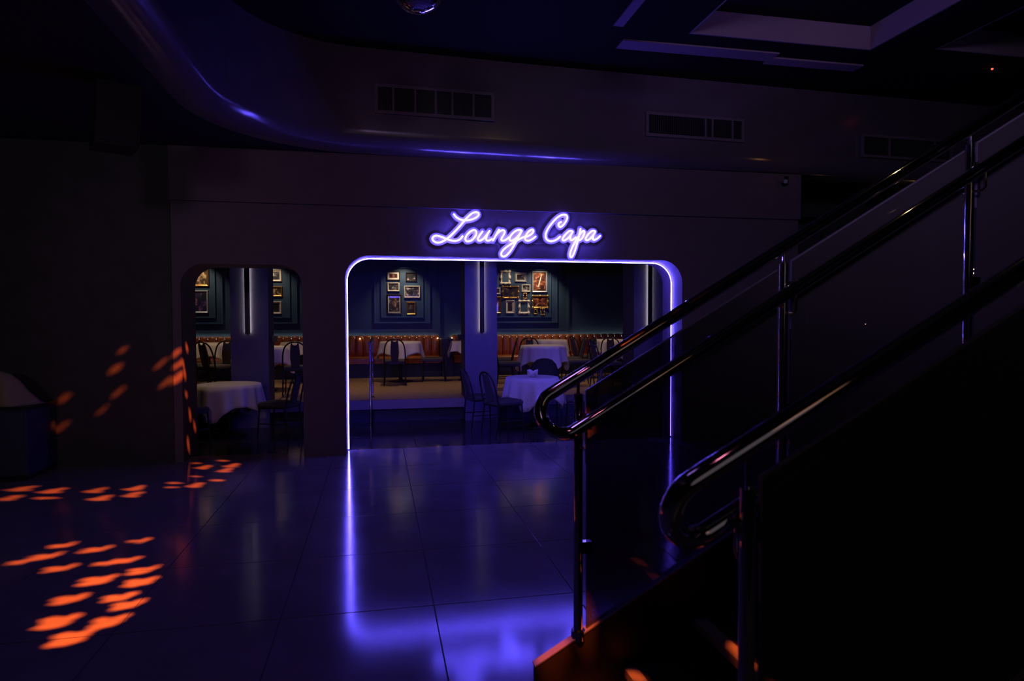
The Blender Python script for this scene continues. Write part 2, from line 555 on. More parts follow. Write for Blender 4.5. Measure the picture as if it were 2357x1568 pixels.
# ------------------------------------------------------------------ neon sign
SC = 5.124                 # tracing grid units to the sign's own scale
LET = {
    'L': [[(398, 165), (425, 205), (460, 230), (510, 243), (570, 236), (625, 211), (656, 178), (650, 150), (622, 144), (588, 158), (553, 190), (518, 232), (470, 300), (420, 365), (370, 425), (325, 470), (282, 500), (240, 510), (205, 495), (190, 465), (200, 440), (225, 427), (260, 434), (300, 452), (345, 474), (390, 488), (430, 487), (465, 467), (490, 430)]],
    'o': [[(605, 358), (570, 375), (535, 415), (516, 460), (525, 490), (547, 496), (580, 483), (613, 445), (631, 400), (625, 368), (605, 358)]],
    'u': [[(698, 372), (668, 418), (646, 462), (655, 487), (685, 480), (720, 445), (752, 398), (774, 364)], [(774, 364), (748, 412), (733, 458), (741, 485), (765, 487), (800, 466)]],
    'n': [[(876, 350), (850, 402), (806, 490)], [(812, 478), (845, 415), (885, 374), (920, 361), (938, 376), (930, 408), (906, 452), (898, 480), (915, 490), (950, 478), (985, 448)]],
    'g': [[(1135, 364), (1100, 358), (1060, 371), (1015, 415), (991, 462), (1002, 488), (1032, 484), (1075, 450), (1112, 402), (1135, 364)], [(1135, 364), (1098, 436), (1050, 530), (1002, 613), (960, 664), (925, 683), (901, 670), (898, 640), (922, 600), (972, 556), (1032, 514), (1092, 478), (1150, 446)]],
    'e': [[(1150, 446), (1188, 440), (1235, 418), (1267, 385), (1268, 360), (1250, 355), (1213, 377), (1181, 425), (1171, 463), (1185, 488), (1215, 490), (1255, 472), (1300, 437)]],
    'C': [[(1620, 258), (1592, 274), (1582, 300), (1600, 322), (1630, 312), (1668, 270), (1697, 216), (1690, 181), (1658, 171), (1610, 180), (1550, 221), (1487, 290), (1437, 365), (1419, 430), (1435, 478), (1480, 499), (1530, 491), (1575, 468), (1607, 438)]],
    'a': [[(1774, 380), (1750, 371), (1715, 378), (1668, 423), (1636, 465), (1642, 488), (1670, 486), (1713, 456), (1753, 412), (1774, 380)], [(1774, 380), (1747, 424), (1735, 463), (1746, 486), (1775, 480), (1815, 450)]],
    'p': [[(1878, 340), (1866, 400), (1846, 470), (1826, 540), (1800, 620), (1770, 684), (1748, 700), (1735, 678), (1742, 630), (1770, 565), (1808, 502), (1850, 440), (1890, 390), (1918, 371), (1933, 386), (1920, 430), (1890, 474), (1862, 487), (1848, 478)]],
    'a2': [[(2088, 380), (2062, 370), (2027, 379), (1978, 424), (1950, 465), (1957, 488), (1985, 486), (2028, 456), (2068, 412), (2088, 380)], [(2088, 380), (2062, 424), (2050, 463), (2062, 486), (2095, 480), (2130, 460), (2162, 433)]],
}
# the tracing grid is fixed by two measured points of the sign on the wall
GX0, GX1 = 180., 2188.
MX0, MX1 = .643 - .012, 2.788 + .0


def gx(u):
    return MX0 + (u - GX0) / (GX1 - GX0) * (MX1 - MX0) + .0000045 * (u - GX0) * (u - GX1) * -.02


KZ = (2.922 - 2.363) / (694. - 138.)


def gz(u, v):
    return 2.922 - (v - 138.) * KZ + .0148 * (u - 666.) / 1000. * (1.0) * 1.9


sign = thing('neon_sign', 'violet neon script sign reading Lounge Capa above the wide doorway', 'neon sign', (1.7, 7.93, 2.4))
SEG = []
for nm, strokes in LET.items():
    mb = MB()
    for s in strokes:
        c2 = catmull([(gx(a), gz(a, b)) for a, b in s], 6)
        SEG += [(c2[i], c2[i + 1]) for i in range(len(c2) - 1)]
        mb.tube([(p[0] - 1.7, -.034, p[1] - 2.4) for p in c2], .0085, 8)
    mb.build('letter_' + {'a2': 'a'}.get(nm, nm.lower()), 'neon', sign)


def sign_backing(Rb=.036, st=.009):
    A = np.array([s[0] for s in SEG]); B = np.array([s[1] for s in SEG])
    xs = np.arange(A[:, 0].min() - .1, A[:, 0].max() + .1, st)
    zs = np.arange(A[:, 1].min() - .1, A[:, 1].max() + .1, st)
    Gx, Gz = np.meshgrid(xs, zs)
    dist = np.full(Gx.shape, 9.)
    for a, b in zip(A, B):
        ab = b - a
        t = np.clip(((Gx - a[0]) * ab[0] + (Gz - a[1]) * ab[1]) / max(ab @ ab, 1e-12), 0, 1)
        dist = np.minimum(dist, np.hypot(Gx - a[0] - t * ab[0], Gz - a[1] - t * ab[1]))
    fld = dist - Rb
    bm = bmesh.new()
    for j in range(len(zs) - 1):
        for i in range(len(xs) - 1):
            q = [(xs[i], zs[j], fld[j, i]), (xs[i + 1], zs[j], fld[j, i + 1]), (xs[i + 1], zs[j + 1], fld[j + 1, i + 1]), (xs[i], zs[j + 1], fld[j + 1, i])]
            if min(k[2] for k in q) >= 0: continue
            out = []
            for k in range(4):
                a, b = q[k], q[(k + 1) % 4]
                if a[2] < 0: out.append((a[0], a[1]))
                if (a[2] < 0) != (b[2] < 0):
                    t = a[2] / (a[2] - b[2])
                    out.append((a[0] + t * (b[0] - a[0]), a[1] + t * (b[1] - a[1])))
            if len(out) >= 3:
                bm.faces.new([bm.verts.new((x - 1.7, 0, z - 2.4)) for x, z in out])
    bmesh.ops.remove_doubles(bm, verts=bm.verts, dist=.0004)
    r = bmesh.ops.extrude_face_region(bm, geom=bm.faces[:])
    for v in r['geom']:
        if isinstance(v, bmesh.types.BMVert): v.co.y -= .006
    bmesh.ops.recalc_face_normals(bm, faces=bm.faces)
    me = bpy.data.meshes.new('backing'); bm.to_mesh(me); bm.free()
    me.materials.append(MATS['acrylic'])
    o = place(me, 'backing', sign)
    o.location = (0, -.004, 0)


sign_backing()
for (a, b) in (((1185, 505), (1430, 520)), ((820, 520), (885, 590)), ((1640, 520), (1718, 600))):
    pa = (gx(a[0]), gz(*a)); pb = (gx(b[0]), gz(*b))
    mid = ((pa[0] + pb[0]) / 2 + (.02 if a[0] != 1185 else 0), (pa[1] + pb[1]) / 2 + (.02 if a[0] != 1185 else -.012))
    MB().tube([(p[0] - 1.7, .008, p[1] - 2.4) for p in catmull([pa, mid, pb], 6)], .0025, 5).build('wire', 'wire', sign)

# ------------------------------------------------------------------ vents in the bulkhead
def vent(x0, x1, z0, z1, y, label, divs):
    t = thing('air_vent', label, 'vent', ((x0 + x1) / 2, y, z0), math.radians(2.0), 'vents along the balcony bulkhead')
    hw, h = (x1 - x0) / 2, z1 - z0
    fr = .035
    m = MB(); m.box(-hw, hw, -.03, .0, 0, fr); m.box(-hw, hw, -.03, 0, h - fr, h)
    m.box(-hw, -hw + fr, -.03, 0, fr, h - fr); m.box(hw - fr, hw, -.03, 0, fr, h - fr)
    m.build('frame', 'trim_grey', t)
    MB().box(-hw + fr, hw - fr, -.006, 0, fr, h - fr).build('backing', 'black_satin', t)
    n = 44
    g = MB()
    for i in range(n):
        x = -hw + fr + (i + .5) * (2 * hw - 2 * fr) / n
        g.box(x - .003, x + .003, -.022, -.006, fr, h - fr)
    g.build('fins', 'black_wall', t, kind='stuff')
    for d in divs:
        x = -hw + d * 2 * hw
        MB().box(x - .012, x + .012, -.027, -.006, fr, h - fr).build('divider', 'trim_grey', t)


vent(-.02, 1.35, 3.93, 4.26, 7.595, 'long louvred vent nearest the mirror ball, five divided bays', (.15, .33, .5, .64, .82))
vent(3.28, 4.65, 3.89, 4.19, 7.728, 'louvred vent above the right half of the neon doorway', (.6, .67, .88))
vent(6.43, 7.94, 3.8, 4.11, 7.818, 'louvred vent at the far right behind the stair rail', (.3, .8))

# small camera under the bulkhead end
t = thing('security_camera', 'small dark security camera at the wall corner under the balcony', 'camera', (5.38, 7.9, 3.42))
MB().box(-.03, .03, -.01, .02, -.02, .1).build('bracket', 'black_satin', t)
MB().tube([(0, -.01, .03), (-.1, -.14, 0)], .035, 12).build('body', 'black_satin', t)
MB().tube([(-.1, -.14, 0), (-.108, -.15, -.002)], .026, 12).build('lens', 'glass_cup', t)

# mirror ball
t = thing('mirror_ball', 'mirror ball hanging at the top edge of the picture', 'mirror ball', (.305, 4.877, 4.051))
R = .2
bm = MB(); cap = MB()
N, M_ = 26, 52
for i in range(1, N - 1):
    for j in range(M_):
        vs = []
        for (a, b) in ((i + .04, j + .04), (i + .96, j + .04), (i + .96, j + .96), (i + .04, j + .96)):
            th, ph = math.pi * a / N, 2 * math.pi * b / M_
            vs.append((R * math.sin(th) * math.cos(ph), R * math.sin(th) * math.sin(ph), R * math.cos(th)))
        bm.add(vs, [(0, 1, 2, 3)])
bm.build('mirror_tiles', 'mirror', t, kind='stuff')
cap.lathe([(R * .99 * math.sin(math.pi * i / 16), -R * .99 * math.cos(math.pi * i / 16)) for i in range(1, 16)], n=32)
cap.build('core', 'mirror', t)
MB().tube([(0, 0, R - .01), (0, 0, CEIL - 4.051)], .012, 8).build('hanging_rod', 'black_metal', t)

# hanging loudspeaker on the left
t = thing('loudspeaker', 'dark loudspeaker hanging from the ceiling left of the wall', 'speaker', (-2.02, 5.78, 3.0), math.radians(28))
MB().prism_y([(-.17, 0), (.14, 0), (.17, .5), (-.14, .5)], -.02, .3).build('cabinet', 'black_satin', t)
MB().prism_y([(-.15, .03), (.12, .03), (.145, .47), (-.12, .47)], -.032, -.02).build('grille', 'black_satin', t)
MB().tube([(0, .12, .5), (0, .12, .56)], .02, 8).build('bracket', 'black_metal', t)

# ------------------------------------------------------------------ staircase
ALP = math.atan(.585)


def rail(tag_, y, sgn, x0, z0, slope, xc, posts, xend, zpost, znear):
    """sgn: direction of the lower rail from the post line"""
    a = math.atan(slope)
    T = Vector((math.cos(a), 0, math.sin(a))); U = Vector((-math.sin(a), 0, math.cos(a)))
    r = .083
    top = Vector((xc, y, 0)) + U * r
    top.z = z0 + slope * (top.x - x0)
    cen = top - U * r
    pts = []
    L = (xend - top.x) / math.cos(a)
    for k in range(12, -1, -1):
        pts.append(top + T * (L * k / 12))
    for k in range(1, 16):
        b = math.pi * k / 16
        p = cen + U * (r * math.cos(b)) - T * (r * math.sin(b))
        p.y = y + sgn * .07 * (1 - math.cos(b)) / 2
        pts.append(p)
    low = cen - U * r
    low.y = y + sgn * .07
    for k in range(13):
        pts.append(low + T * ((L + .1) * k / 12))
    return pts, (lambda x: z0 + slope * (x - x0)), T


STEP_X, STEP_Z, RISE, RUN = 1.02, .14, .176, .316
NST = 11
stair = thing('staircase', 'black staircase with pale nosing strips climbing to the right', 'staircase', (0, 0, 0))
Y0, Y1 = 1.44, 2.56
for k in range(NST):
    x = STEP_X + k * RUN; z = STEP_Z + k * RISE
    MB().box(x - .02, x + RUN + .03, Y0, Y1, z - .05, z).build('tread', 'stair_black', stair)
    MB().box(x + .01, x + .03, Y0, Y1, z - RISE, z - .05).build('riser', 'stair_black', stair)
    MB().box(x - .026, x + .03, Y0 + .02, Y1 - .03, z, z + .004).box(x - .026, x - .02, Y0 + .02, Y1 - .03, z - .03, z).build('nosing_strip', 'nosing', stair)
xl = STEP_X + NST * RUN; zl = STEP_Z + NST * RISE
MB().box(xl, xl + 1.6, Y0, Y1, zl - .1, zl).build('landing', 'stair_black', stair)
MB().box(xl + 1.4, xl + 1.5, Y0 + .2, Y0 + .3, 0, zl - .1).box(xl + 1.4, xl + 1.5, Y1 - .3, Y1 - .2, 0, zl - .1).build('landing_post', 'stair_black', stair)
for (yy, zo) in ((2.575, .165), (1.385, .075)):
    sx = .623
    zs = lambda x: zo + .56 * (x - sx)
    MB().prism_y([(sx, 0), (1.2, 0), (xl, zl - .55), (xl, zs(xl)), (sx, zs(sx))], yy, yy + .04).build('stringer', 'stair_black', stair)
    MB().prism_y([(sx - .004, zs(sx)), (xl, zs(xl)), (xl, zs(xl) + .006), (sx - .004, zs(sx) + .006)], yy - .002, yy + .042).build('stringer_cap', 'nosing', stair)


def railing(label, y, sgn, x0, z0, slope, xc, posts, ptop, gtop, gbot, gx0):
    r = thing('stair_railing', label, 'railing', (0, 0, 0))
    pts, zf, T = rail('', y, sgn, x0, z0, slope, xc, posts, 4.55, 0, 0)
    MB().tube(pts, .0275, 20).build('handrail', 'steel', r)
    a = math.atan(slope)
    for i, px in enumerate(posts):
        zt = ptop + slope * (px - posts[0])
        zb = (.165 if sgn < 0 else .075) + .56 * (px - .623) - .01
        p = MB().tube([(px, y, zb), (px, y, zt)], .0195, 18).build('post', 'steel', r)
        MB().tube([(px, y, zb - .004), (px, y, zb + .035)], .03, 16).build('collar', 'steel', p)
        MB().tube([(px, y, zt), (px, y, zf(px) - .02)], .007, 10).build('spigot', 'steel', p)
        zl_ = zf(px) - .195
        MB().tube([(px + .012, y + sgn * .07, zl_ - .02), (px + .012, y + sgn * .07, zl_ - .085), (px + .012, y + sgn * .055, zl_ - .1), (px, y, zl_ - .1)], .006, 8).build('bracket', 'steel', p)
        for dz in (.08, .62):
            MB().box(px + .015, px + .055, y - .014, y + .014, zt - dz - .05, zt - dz).build('glass_clamp', 'steel', p)
    for i in range(len(posts)):
        xa = posts[i] + .035
        xb = (posts[i + 1] - .035) if i + 1 < len(posts) else 4.55
        g0 = gtop + slope * (xa - gx0); g1 = gtop + slope * (xb - gx0)
        b0 = gbot + .57 * (xa - gx0); b1 = gbot + .57 * (xb - gx0)
        MB().prism_y([(xa, b0), (xb, b1), (xb, g1), (xa, g0)], y - .005, y + .005).build('glass_panel', 'smoked_glass', r, label='dark smoked glass panel')
        MB().prism_y([(xa - .004, g0 - .3), (xa, g0 - .3), (xa, g0), (xb, g1), (xb, g1 + .006), (xa - .004, g0 + .006)], y - .005, y + .005).build('glass_edge', 'glass_edge', r.children[-1])
    return r


railing('polished steel railing with smoked glass on the doorway side of the stairs', 2.595, -1, .77, 1.341, .585, .73,
        (.812, 1.762, 2.735, 3.7), 1.292, 1.292, .275, .833)
railing('polished steel railing nearest the camera with a blurred curved end', 1.4, 1, .774, 1.253, .546, .755,
        (.86, 1.81, 2.76, 3.71), 1.199, 1.2, .19, .86)

# ------------------------------------------------------------------ lounge: platform, pillars, banquettes
pf = thing('platform', 'low lounge platform with tan carpet and pale front edge', 'platform', (0, YP, 0))
PX = ((-2.15, -1.61), (1.34, 1.865), (4.189, 4.745))
YQ = .53
MB().box(-7.4, 6.3, YQ, YW - YP - .01, 0, ZP - .012).build('base', 'navy_base', pf)
MB().box(-7.4, 6.3, YQ, YW - YP - .01, ZP - .012, ZP).build('carpet', 'carpet', pf)
xs_ = [-7.4] + [v for p in PX for v in p] + [6.3]
for i in range(0, 8, 2):
    MB().box(xs_[i], xs_[i + 1], .16, YQ, 0, ZP - .15).build('kick_panel', 'navy_base', pf)
    MB().box(xs_[i], xs_[i + 1], 0, YQ, ZP - .15, ZP - .012).build('front_edge', 'platform_edge', pf)
    MB().box(xs_[i], xs_[i + 1], .004, YQ, ZP - .012, ZP).build('carpet', 'carpet', pf)


def pillar(x0, x1, bx, label):
    p = thing('pillar', label, 'pillar', ((x0 + x1) / 2, YP - .02, 0), 0, 'lounge pillars with light bars')
    hw = (x1 - x0) / 2
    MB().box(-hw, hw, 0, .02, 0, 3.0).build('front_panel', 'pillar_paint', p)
    MB().box(-hw, hw, .02, .52, 0, 3.0).build('shaft', 'pillar_side_shade', p)
    b = bx - (x0 + x1) / 2
    bar = MB().box(b - .036, b + .036, -.042, -.024, 1.405, 2.9).build('light_bar', 'black_satin', p)
    MB().box(b - .012, b + .012, -.0235, -.001, 1.39, 2.92).build('bar_mount', 'black_satin', bar)
    for s in (-1, 1):
        MB().box(b + s * .031 - .003, b + s * .031 + .003, -.0236, -.02, 1.42, 2.89).build('led_line', 'led_white', bar)


pillar(-2.145, -1.615, -1.901, 'dark blue pillar with light bar seen through the left archway')
pillar(1.345, 1.86, 1.613, 'blue lit pillar with light bar in the middle of the neon doorway')
pillar(4.194, 4.74, 4.463, 'dark blue pillar with light bar by the right doorjamb')
for (x, s, lab) in ((1.345, -1, 'small black box fixed to the middle pillar'), (-1.615, 1, 'small black box fixed to the left archway pillar')):
    t = thing('wall_speaker', lab, 'speaker', (x + s * .001, 10.5, 1.28))
    MB().box(min(0, s * .09), max(0, s * .09), -.05, .06, 0, .09).build('body', 'black_satin', t)
    MB().box(min(s * .01, s * .08), max(s * .01, s * .08), -.056, -.05, .01, .08).build('grille', 'black_metal', t)

# banquettes with channelled backs
CH = .165


def chan_mesh(wd, h, name):
    m = MB()
    pr = []
    n = 6
    vs, fs = [], []
    prof = [(0, 0), (.035, .04), (.045, .12), (.04, h - .05), (.02, h - .01), (-.03, h), (-.07, h - .01)]
    for i in range(n + 1):
        u = i / n
        bul = math.sin(math.pi * u) ** .6 if 0 < u < 1 else 0
        for (d, z) in prof:
            vs.append((u * wd, -d * (.35 + .65 * bul) if d > 0 else -d, z - (1 - bul) * .012 * (z > h * .8)))
    k = len(prof)
    for i in range(n):
        for j in range(k - 1):
            fs.append((i * k + j, (i + 1) * k + j, (i + 1) * k + j + 1, i * k + j + 1))
    m.add(vs, fs, True)
    return m.mesh(name, 'leather')


chan = chan_mesh(CH - .004, .5, 'channel')


def banquette(x0, x1, label):
    t = thing('banquette', label, 'banquette', (x0, 14.27, ZP), 0, 'orange leather banquettes along the back wall')
    L = x1 - x0
    MB().box(0, L, .05, .55, 0, .3).build('plinth', 'navy_base', t)
    n = int(L / .66)
    sw = L / n
    for i in range(n):
        MB().cbox(i * sw + .003, (i + 1) * sw - .003, -.02, .46, .3, .435, .03).build('seat_cushion', 'leather_seat', t)
    MB().box(0, L, .47, .545, .3, .84).build('back_frame', 'black_wall', t)
    n = int(L / CH)
    for i in range(n):
        place(chan, 'back_channel', t, (i * L / n + .002, .47, .4))
    for xx in (.0, L - .03):
        pass
    return t


banquette(-5.2, 1.34, 'orange leather banquette behind the tables left of the middle pillar')
banquette(1.6, 6.2, 'orange leather banquette behind the tables right of the middle pillar')
t = thing('divider', 'low blue divider between the two orange banquettes', 'divider', (1.47, 14.2, ZP))
MB().box(-.12, .12, 0, .64, 0, .8).build('panel', 'navy_base', t)
MB().box(-.13, .13, -.01, .65, .8, .83).build('cap', 'teal_mould', t)
cv = thing('cove_light', 'warm light line along the top of the orange banquettes', 'led strip', (0, 14.84, 1.2))
MB().box(-5.2, 1.32, 0, .03, 0, .012).box(1.62, 6.2, 0, .03, 0, .012).build('light_line', 'led_cove', cv)
MB().box(-5.2, 1.32, 0, .05, -.03, 0).box(1.62, 6.2, 0, .05, -.03, 0).build('ledge', 'black_wall', cv)
for (x, lab) in ((-.4, 'tiny bright pin light at the left doorway edge of the banquette'), (1.3, 'tiny bright pin light left of the low blue divider'), (1.62, 'tiny bright pin light right of the low blue divider')):
    t = thing('pin_light', lab, 'lamp', (x, 14.68, 1.2), 0, 'pin lights on the banquette')
    MB().lathe([(.004, -.012), (.012, -.008), (.014, 0), (.012, .008), (.004, .012)], n=10).build('bulb', 'pin_warm', t)
    MB().box(-.004, .004, .012, .1, -.004, .004).build('stem', 'black_metal', t)

# stage step handrail, seen end-on
t = thing('step_handrail', 'slim metal step handrail seen end-on at the platform edge', 'railing', (-.13, 10.2, 0))
MB().tube([(0, 0, 0), (0, 0, 1.24)], .017, 12).build('post', 'steel', t)
MB().tube([(.03, .42, ZP), (.03, .42, 1.27)], .014, 12).build('post', 'steel', t)
MB().tube([(-.005, -.05, 1.25), (0, 0, 1.25), (.03, .42, 1.29), (.032, .5, 1.3)], .022, 10).build('rail', 'black_metal', t)
for (a, b, z) in ((0, 0, 0), (.03, .42, ZP)):
    MB().lathe([(.035, 0), (.035, .008), (.02, .016), (.018, .02)], (a, b, z), 14).build('foot', 'steel', t)

# ------------------------------------------------------------------ picture frames
def frame(x0, x1, z0, z1, border, fmat, pmat, matw, label, ornate=False):
    t = thing('picture_frame', label, 'picture frame', ((x0 + x1) / 2, YW - .001, z0), 0, 'framed pictures on the lounge wall')
    hw, h, b = (x1 - x0) / 2, z1 - z0, border
    # mitred frame with a sloped profile
    prof = [(0, 0), (0, -.022), (b * .35, -.034), (b * .7, -.026), (b, -.014), (b, 0)]
    cs = [(-hw, 0, 1, 1), (hw, 0, -1, 1), (hw, h, -1, -1), (-hw, h, 1, -1)]
    vs, fs = [], []
    k = len(prof)
    for (cx_, cz_, sx, sz) in cs:
        for (d, yy) in prof:
            vs.append((cx_ + sx * d, yy, cz_ + sz * d))
    for i in range(4):
        j = (i + 1) % 4
        for q in range(k - 1):
            fs.append((i * k + q, j * k + q, j * k + q + 1, i * k + q + 1))
    m = MB().add(vs, fs)
    fo = m.build('frame', fmat, t)
    if ornate:
        o = MB()
        for i in range(4):
            cx_, cz_, sx, sz = cs[i]
            o.lathe([(.004, -.018), (b * .75, -.01), (b * .85, 0), (b * .5, .012), (.004, .016)], (0, 0, 0), 10)
            for q in range(len(o.v) - 50, len(o.v)):
                x_, y_, z_ = o.v[q]
                o.v[q] = (cx_ + sx * b * .4 + x_, -.03 + z_, cz_ + sz * b * .4 + y_)
            nx, nz = cs[(i + 1) % 4][:2]
            mx_, mz_ = (cx_ + nx) / 2, (cz_ + nz) / 2
            dx, dz = (0, (1 if mz_ < h / 2 else -1)) if abs(nx - cx_) > abs(nz - cz_) else ((1 if mx_ < 0 else -1), 0)
            o.lathe([(.004, -.018), (b * .65, -.01), (b * .7, 0), (b * .4, .012), (.004, .016)], (0, 0, 0), 10)
            for q in range(len(o.v) - 50, len(o.v)):
                x_, y_, z_ = o.v[q]
                o.v[q] = (mx_ + dx * b * .3 + x_ * (1.8 if dx == 0 else 1), -.03 + z_, mz_ + dz * b * .3 + y_ * (1.8 if dx else 1))
        o.build('ornament', fmat, fo)
    if matw:
        iw, ih = hw - b, h - 2 * b
        m = MB()
        m.box(-iw, iw, -.012, -.008, b, b + matw); m.box(-iw, iw, -.012, -.008, h - b - matw, h - b)
        m.box(-iw, -iw + matw, -.012, -.008, b + matw, h - b - matw); m.box(iw - matw, iw, -.012, -.008, b + matw, h - b - matw)
        m.build('mat_board', 'mat_board', t)
    MB().box(-hw + b + matw * .9, hw - b - matw * .9, -.009, -.004, b + matw * .9, h - b - matw * .9).build('picture', pmat, t)
    return t


frame(.19, .48, 2.50, 2.70, .02, 'dark_frame', 'photo_red', .035, 'dark framed photo with cream mat, top left of the left picture group')
frame(.61, .85, 2.48, 2.68, .03, 'dark_frame', 'photo_mono', 0, 'dark framed photo, top right of the left picture group')
frame(.20, .47, 2.25, 2.45, .03, 'cream', 'photo_mono', 0, 'small cream framed photo, second on the left of the left picture group')
frame(.57, .93, 2.11, 2.38, .028, 'cream', 'photo_mono', 0, 'widest cream framed monochrome photo of the left picture group')
cl = frame(.19, .51, 1.75, 2.19, .025, 'dark_frame', 'photo_sepia', .02, 'tall collage frame with small photos in two columns')
for sx in (-1, 1):
    for k in range(4):
        MB().box(sx * .085 - .032, sx * .085 + .032, -.013, -.0095, .05 + k * .09, .05 + k * .09 + .072).build('small_photo', 'photo_mono' if (k + sx) % 2 else 'photo_dark', cl)
frame(.62, .83, 1.73, 2.02, .032, 'gold', 'photo_dark', 0, 'gold framed portrait at the bottom of the left picture group')

frame(2.78, 3.01, 2.44, 2.75, .042, 'cream', 'teal_paint', 0, 'ornate cream empty frame at the top of the right picture group', True)
frame(3.12, 3.40, 2.49, 2.71, .026, 'silver', 'photo_mono', .022, 'pale framed monochrome photo beside the large concert picture')
bigf = frame(3.53, 3.90, 2.25, 2.75, .036, 'silver', 'photo_red', 0, 'large pale framed concert picture with a light beam')
MB().prism_y([(-.055, .12), (-.015, .12), (.055, .42), (.04, .425)], -.0105, -.009).build('light_beam', 'cream', bigf)
frame(2.82, 3.21, 2.11, 2.39, .034, 'old_gold', 'photo_dark', 0, 'wide old gold frame with dark picture right of the middle pillar', True)
frame(3.28, 3.49, 2.26, 2.43, .026, 'cream', 'photo_mono', 0, 'small cream frame in the centre of the right picture group')
frame(3.31, 3.40, 2.10, 2.23, .022, 'gold', 'photo_dark', 0, 'tiny arched gold frame under the small cream one', True)
frame(3.53, 3.92, 1.88, 2.18, .034, 'gold', 'photo_red', 0, 'gold framed reddish photo under the large concert picture', True)
frame(2.90, 3.11, 1.76, 2.06, .02, 'cream', 'photo_dark', .03, 'white framed dark portrait low in the right picture group')
frame(3.21, 3.46, 1.75, 2.06, .042, 'cream', 'teal_paint', 0, 'ornate cream empty frame at the bottom of the right picture group', True)
frame(3.57, 3.65, 1.74, 1.86, .02, 'gold', 'photo_mono', 0, 'left one of the two tiny gold frames at the bottom right', True)
frame(3.73, 3.83, 1.72, 1.87, .02, 'gold', 'photo_mono', 0, 'right one of the two tiny gold frames at the bottom right', True)
frame(2.60, 2.77, 2.20, 2.35, .03, 'cream', 'photo_sepia', 0, 'cream frame half hidden behind the right edge of the middle pillar')
frame(2.50, 2.79, 1.76, 2.15, .035, 'gold', 'photo_red', 0, 'gold frame half hidden behind the right edge of the middle pillar')
frame(-3.95, -3.52, 2.33, 2.70, .05, 'old_gold', 'photo_sepia', 0, 'old gold framed picture at the upper left of the left archway')
frame(-3.95, -3.54, 1.77, 2.25, .035, 'silver', 'photo_blue', 0, 'silver framed colourful picture at the left of the left archway')
frame(-2.44, -2.05, 2.45, 2.71, .03, 'cream', 'photo_mono', .012, 'top one of three frames right of the left archway pillar')
frame(-2.45, -2.04, 2.13, 2.35, .03, 'gold', 'photo_sepia', 0, 'middle gold one of three frames right of the left archway pillar')
frame(-2.45, -2.06, 1.75, 2.02, .03, 'cream', 'photo_dark', .012, 'bottom one of three frames right of the left archway pillar')

# ------------------------------------------------------------------ tables
def tablecloth_mesh(R, half, H, folds, seed, flare=.045):
    rnd = random.Random(seed)
    ph = rnd.random() * 6
    n = 96
    rings = [0, .25, .5, .75, .93, 1.0]
    vs, fs = [(0, 0, .004)], []
    cols = []
    for k in range(n):
        a = 2 * math.pi * k / n
        col = []
        for q in rings[1:]:
            z = .004 if q < 1 else .0
            col.append((q * R * math.cos(a), q * R * math.sin(a), z))
        rs = min(half / max(abs(math.cos(a)), abs(math.sin(a)), 1e-6), half * 1.28)
        drop = max(.1, rs - R)
        drop = min(drop, H - .02)
        fold = (math.cos(folds * a + ph) + .5 * math.cos((folds + 3) * a * 1 + ph * 2))
        for s in range(1, 8):
            u = s / 7
            rr = R + .006 + flare * u * (1 + .35 * abs(math.sin(2 * a))) + fold * .03 * u ** .8
            col.append((rr * math.cos(a), rr * math.sin(a), -.008 - drop * u))
        cols.append(col)
    m = len(cols[0])
    for col in cols: vs += col
    for k in range(n):
        j = (k + 1) % n
        fs.append((0, 1 + k * m, 1 + j * m))
        for i in range(m - 1):
            fs.append((1 + k * m + i, 1 + k * m + i + 1, 1 + j * m + i + 1, 1 + j * m + i))
    mb = MB(); mb.add(vs, fs, True)
    return mb.mesh('tablecloth', 'linen')


def table(x, y, z, R, H, half, folds, rot, seed, tlabel, clabel):
    t = thing('round_table', tlabel, 'table', (x, y, z), 0, 'lounge tables')
    MB().lathe([(R - .01, H - .03), (R, H - .025), (R, H - .005), (R - .01, H)], n=40).build('tabletop', 'bar_wood', t)
    MB().lathe([(.04, .04), (.035, .1), (.035, H - .1), (.06, H - .03)], n=16).build('pedestal', 'black_metal', t)
    MB().lathe([(.24, 0), (.24, .015), (.1, .035), (.04, .05)], n=28).build('foot', 'black_metal', t)
    c_ = place(tablecloth_mesh(R + .006, half, H, folds, seed), 'tablecloth', None, (x, y, z + H + .004))
    c_.rotation_euler = (0, 0, rot)
    sm = c_.modifiers.new('cloth', 'SOLIDIFY'); sm.thickness = .003; sm.offset = 1
    tag(c_, clabel, 'tablecloth', 'white cloths on the lounge tables')


table(2.25, 9.5, 0, .385, .74, .66, 13, .35, 1, 'round table under the violet lit cloth, nearest in the neon doorway', 'violet lit white cloth on the nearest table in the neon doorway, napkins on top')
table(2.98, 11.7, ZP, .40, .755, .68, 12, .9, 2, 'round table directly behind the nearest doorway table', 'white cloth with long pointed corners directly behind the nearest doorway table')
table(.43, 13.3, ZP, .40, .80, .62, 9, .72, 3, 'table in front of the banquette left of the middle pillar', 'white cloth with pointed corner left of the middle pillar, behind a hoop-back chair')
table(3.6, 13.55, ZP, .36, .80, .58, 9, .1, 4, 'far table under the tiny gold frames by the right banquette', 'far white cloth under the right picture group by the banquette')
table(4.93, 13.3, ZP, .42, .80, .68, 10, .5, 5, 'table by the banquette below the plain wall at right', 'white cloth by the banquette below the plain grey wall')
table(4.70, 11.4, ZP, .36, .77, .60, 11, .3, 6, 'table seen between the two rails of the stair railing', 'white cloth seen between the two rails of the stair railing')
table(-3.2, 13.4, ZP, .46, .80, .7, 11, .2, 7, 'far table behind three chairs in the left archway', 'white cloth behind three dark chairs in the left archway')
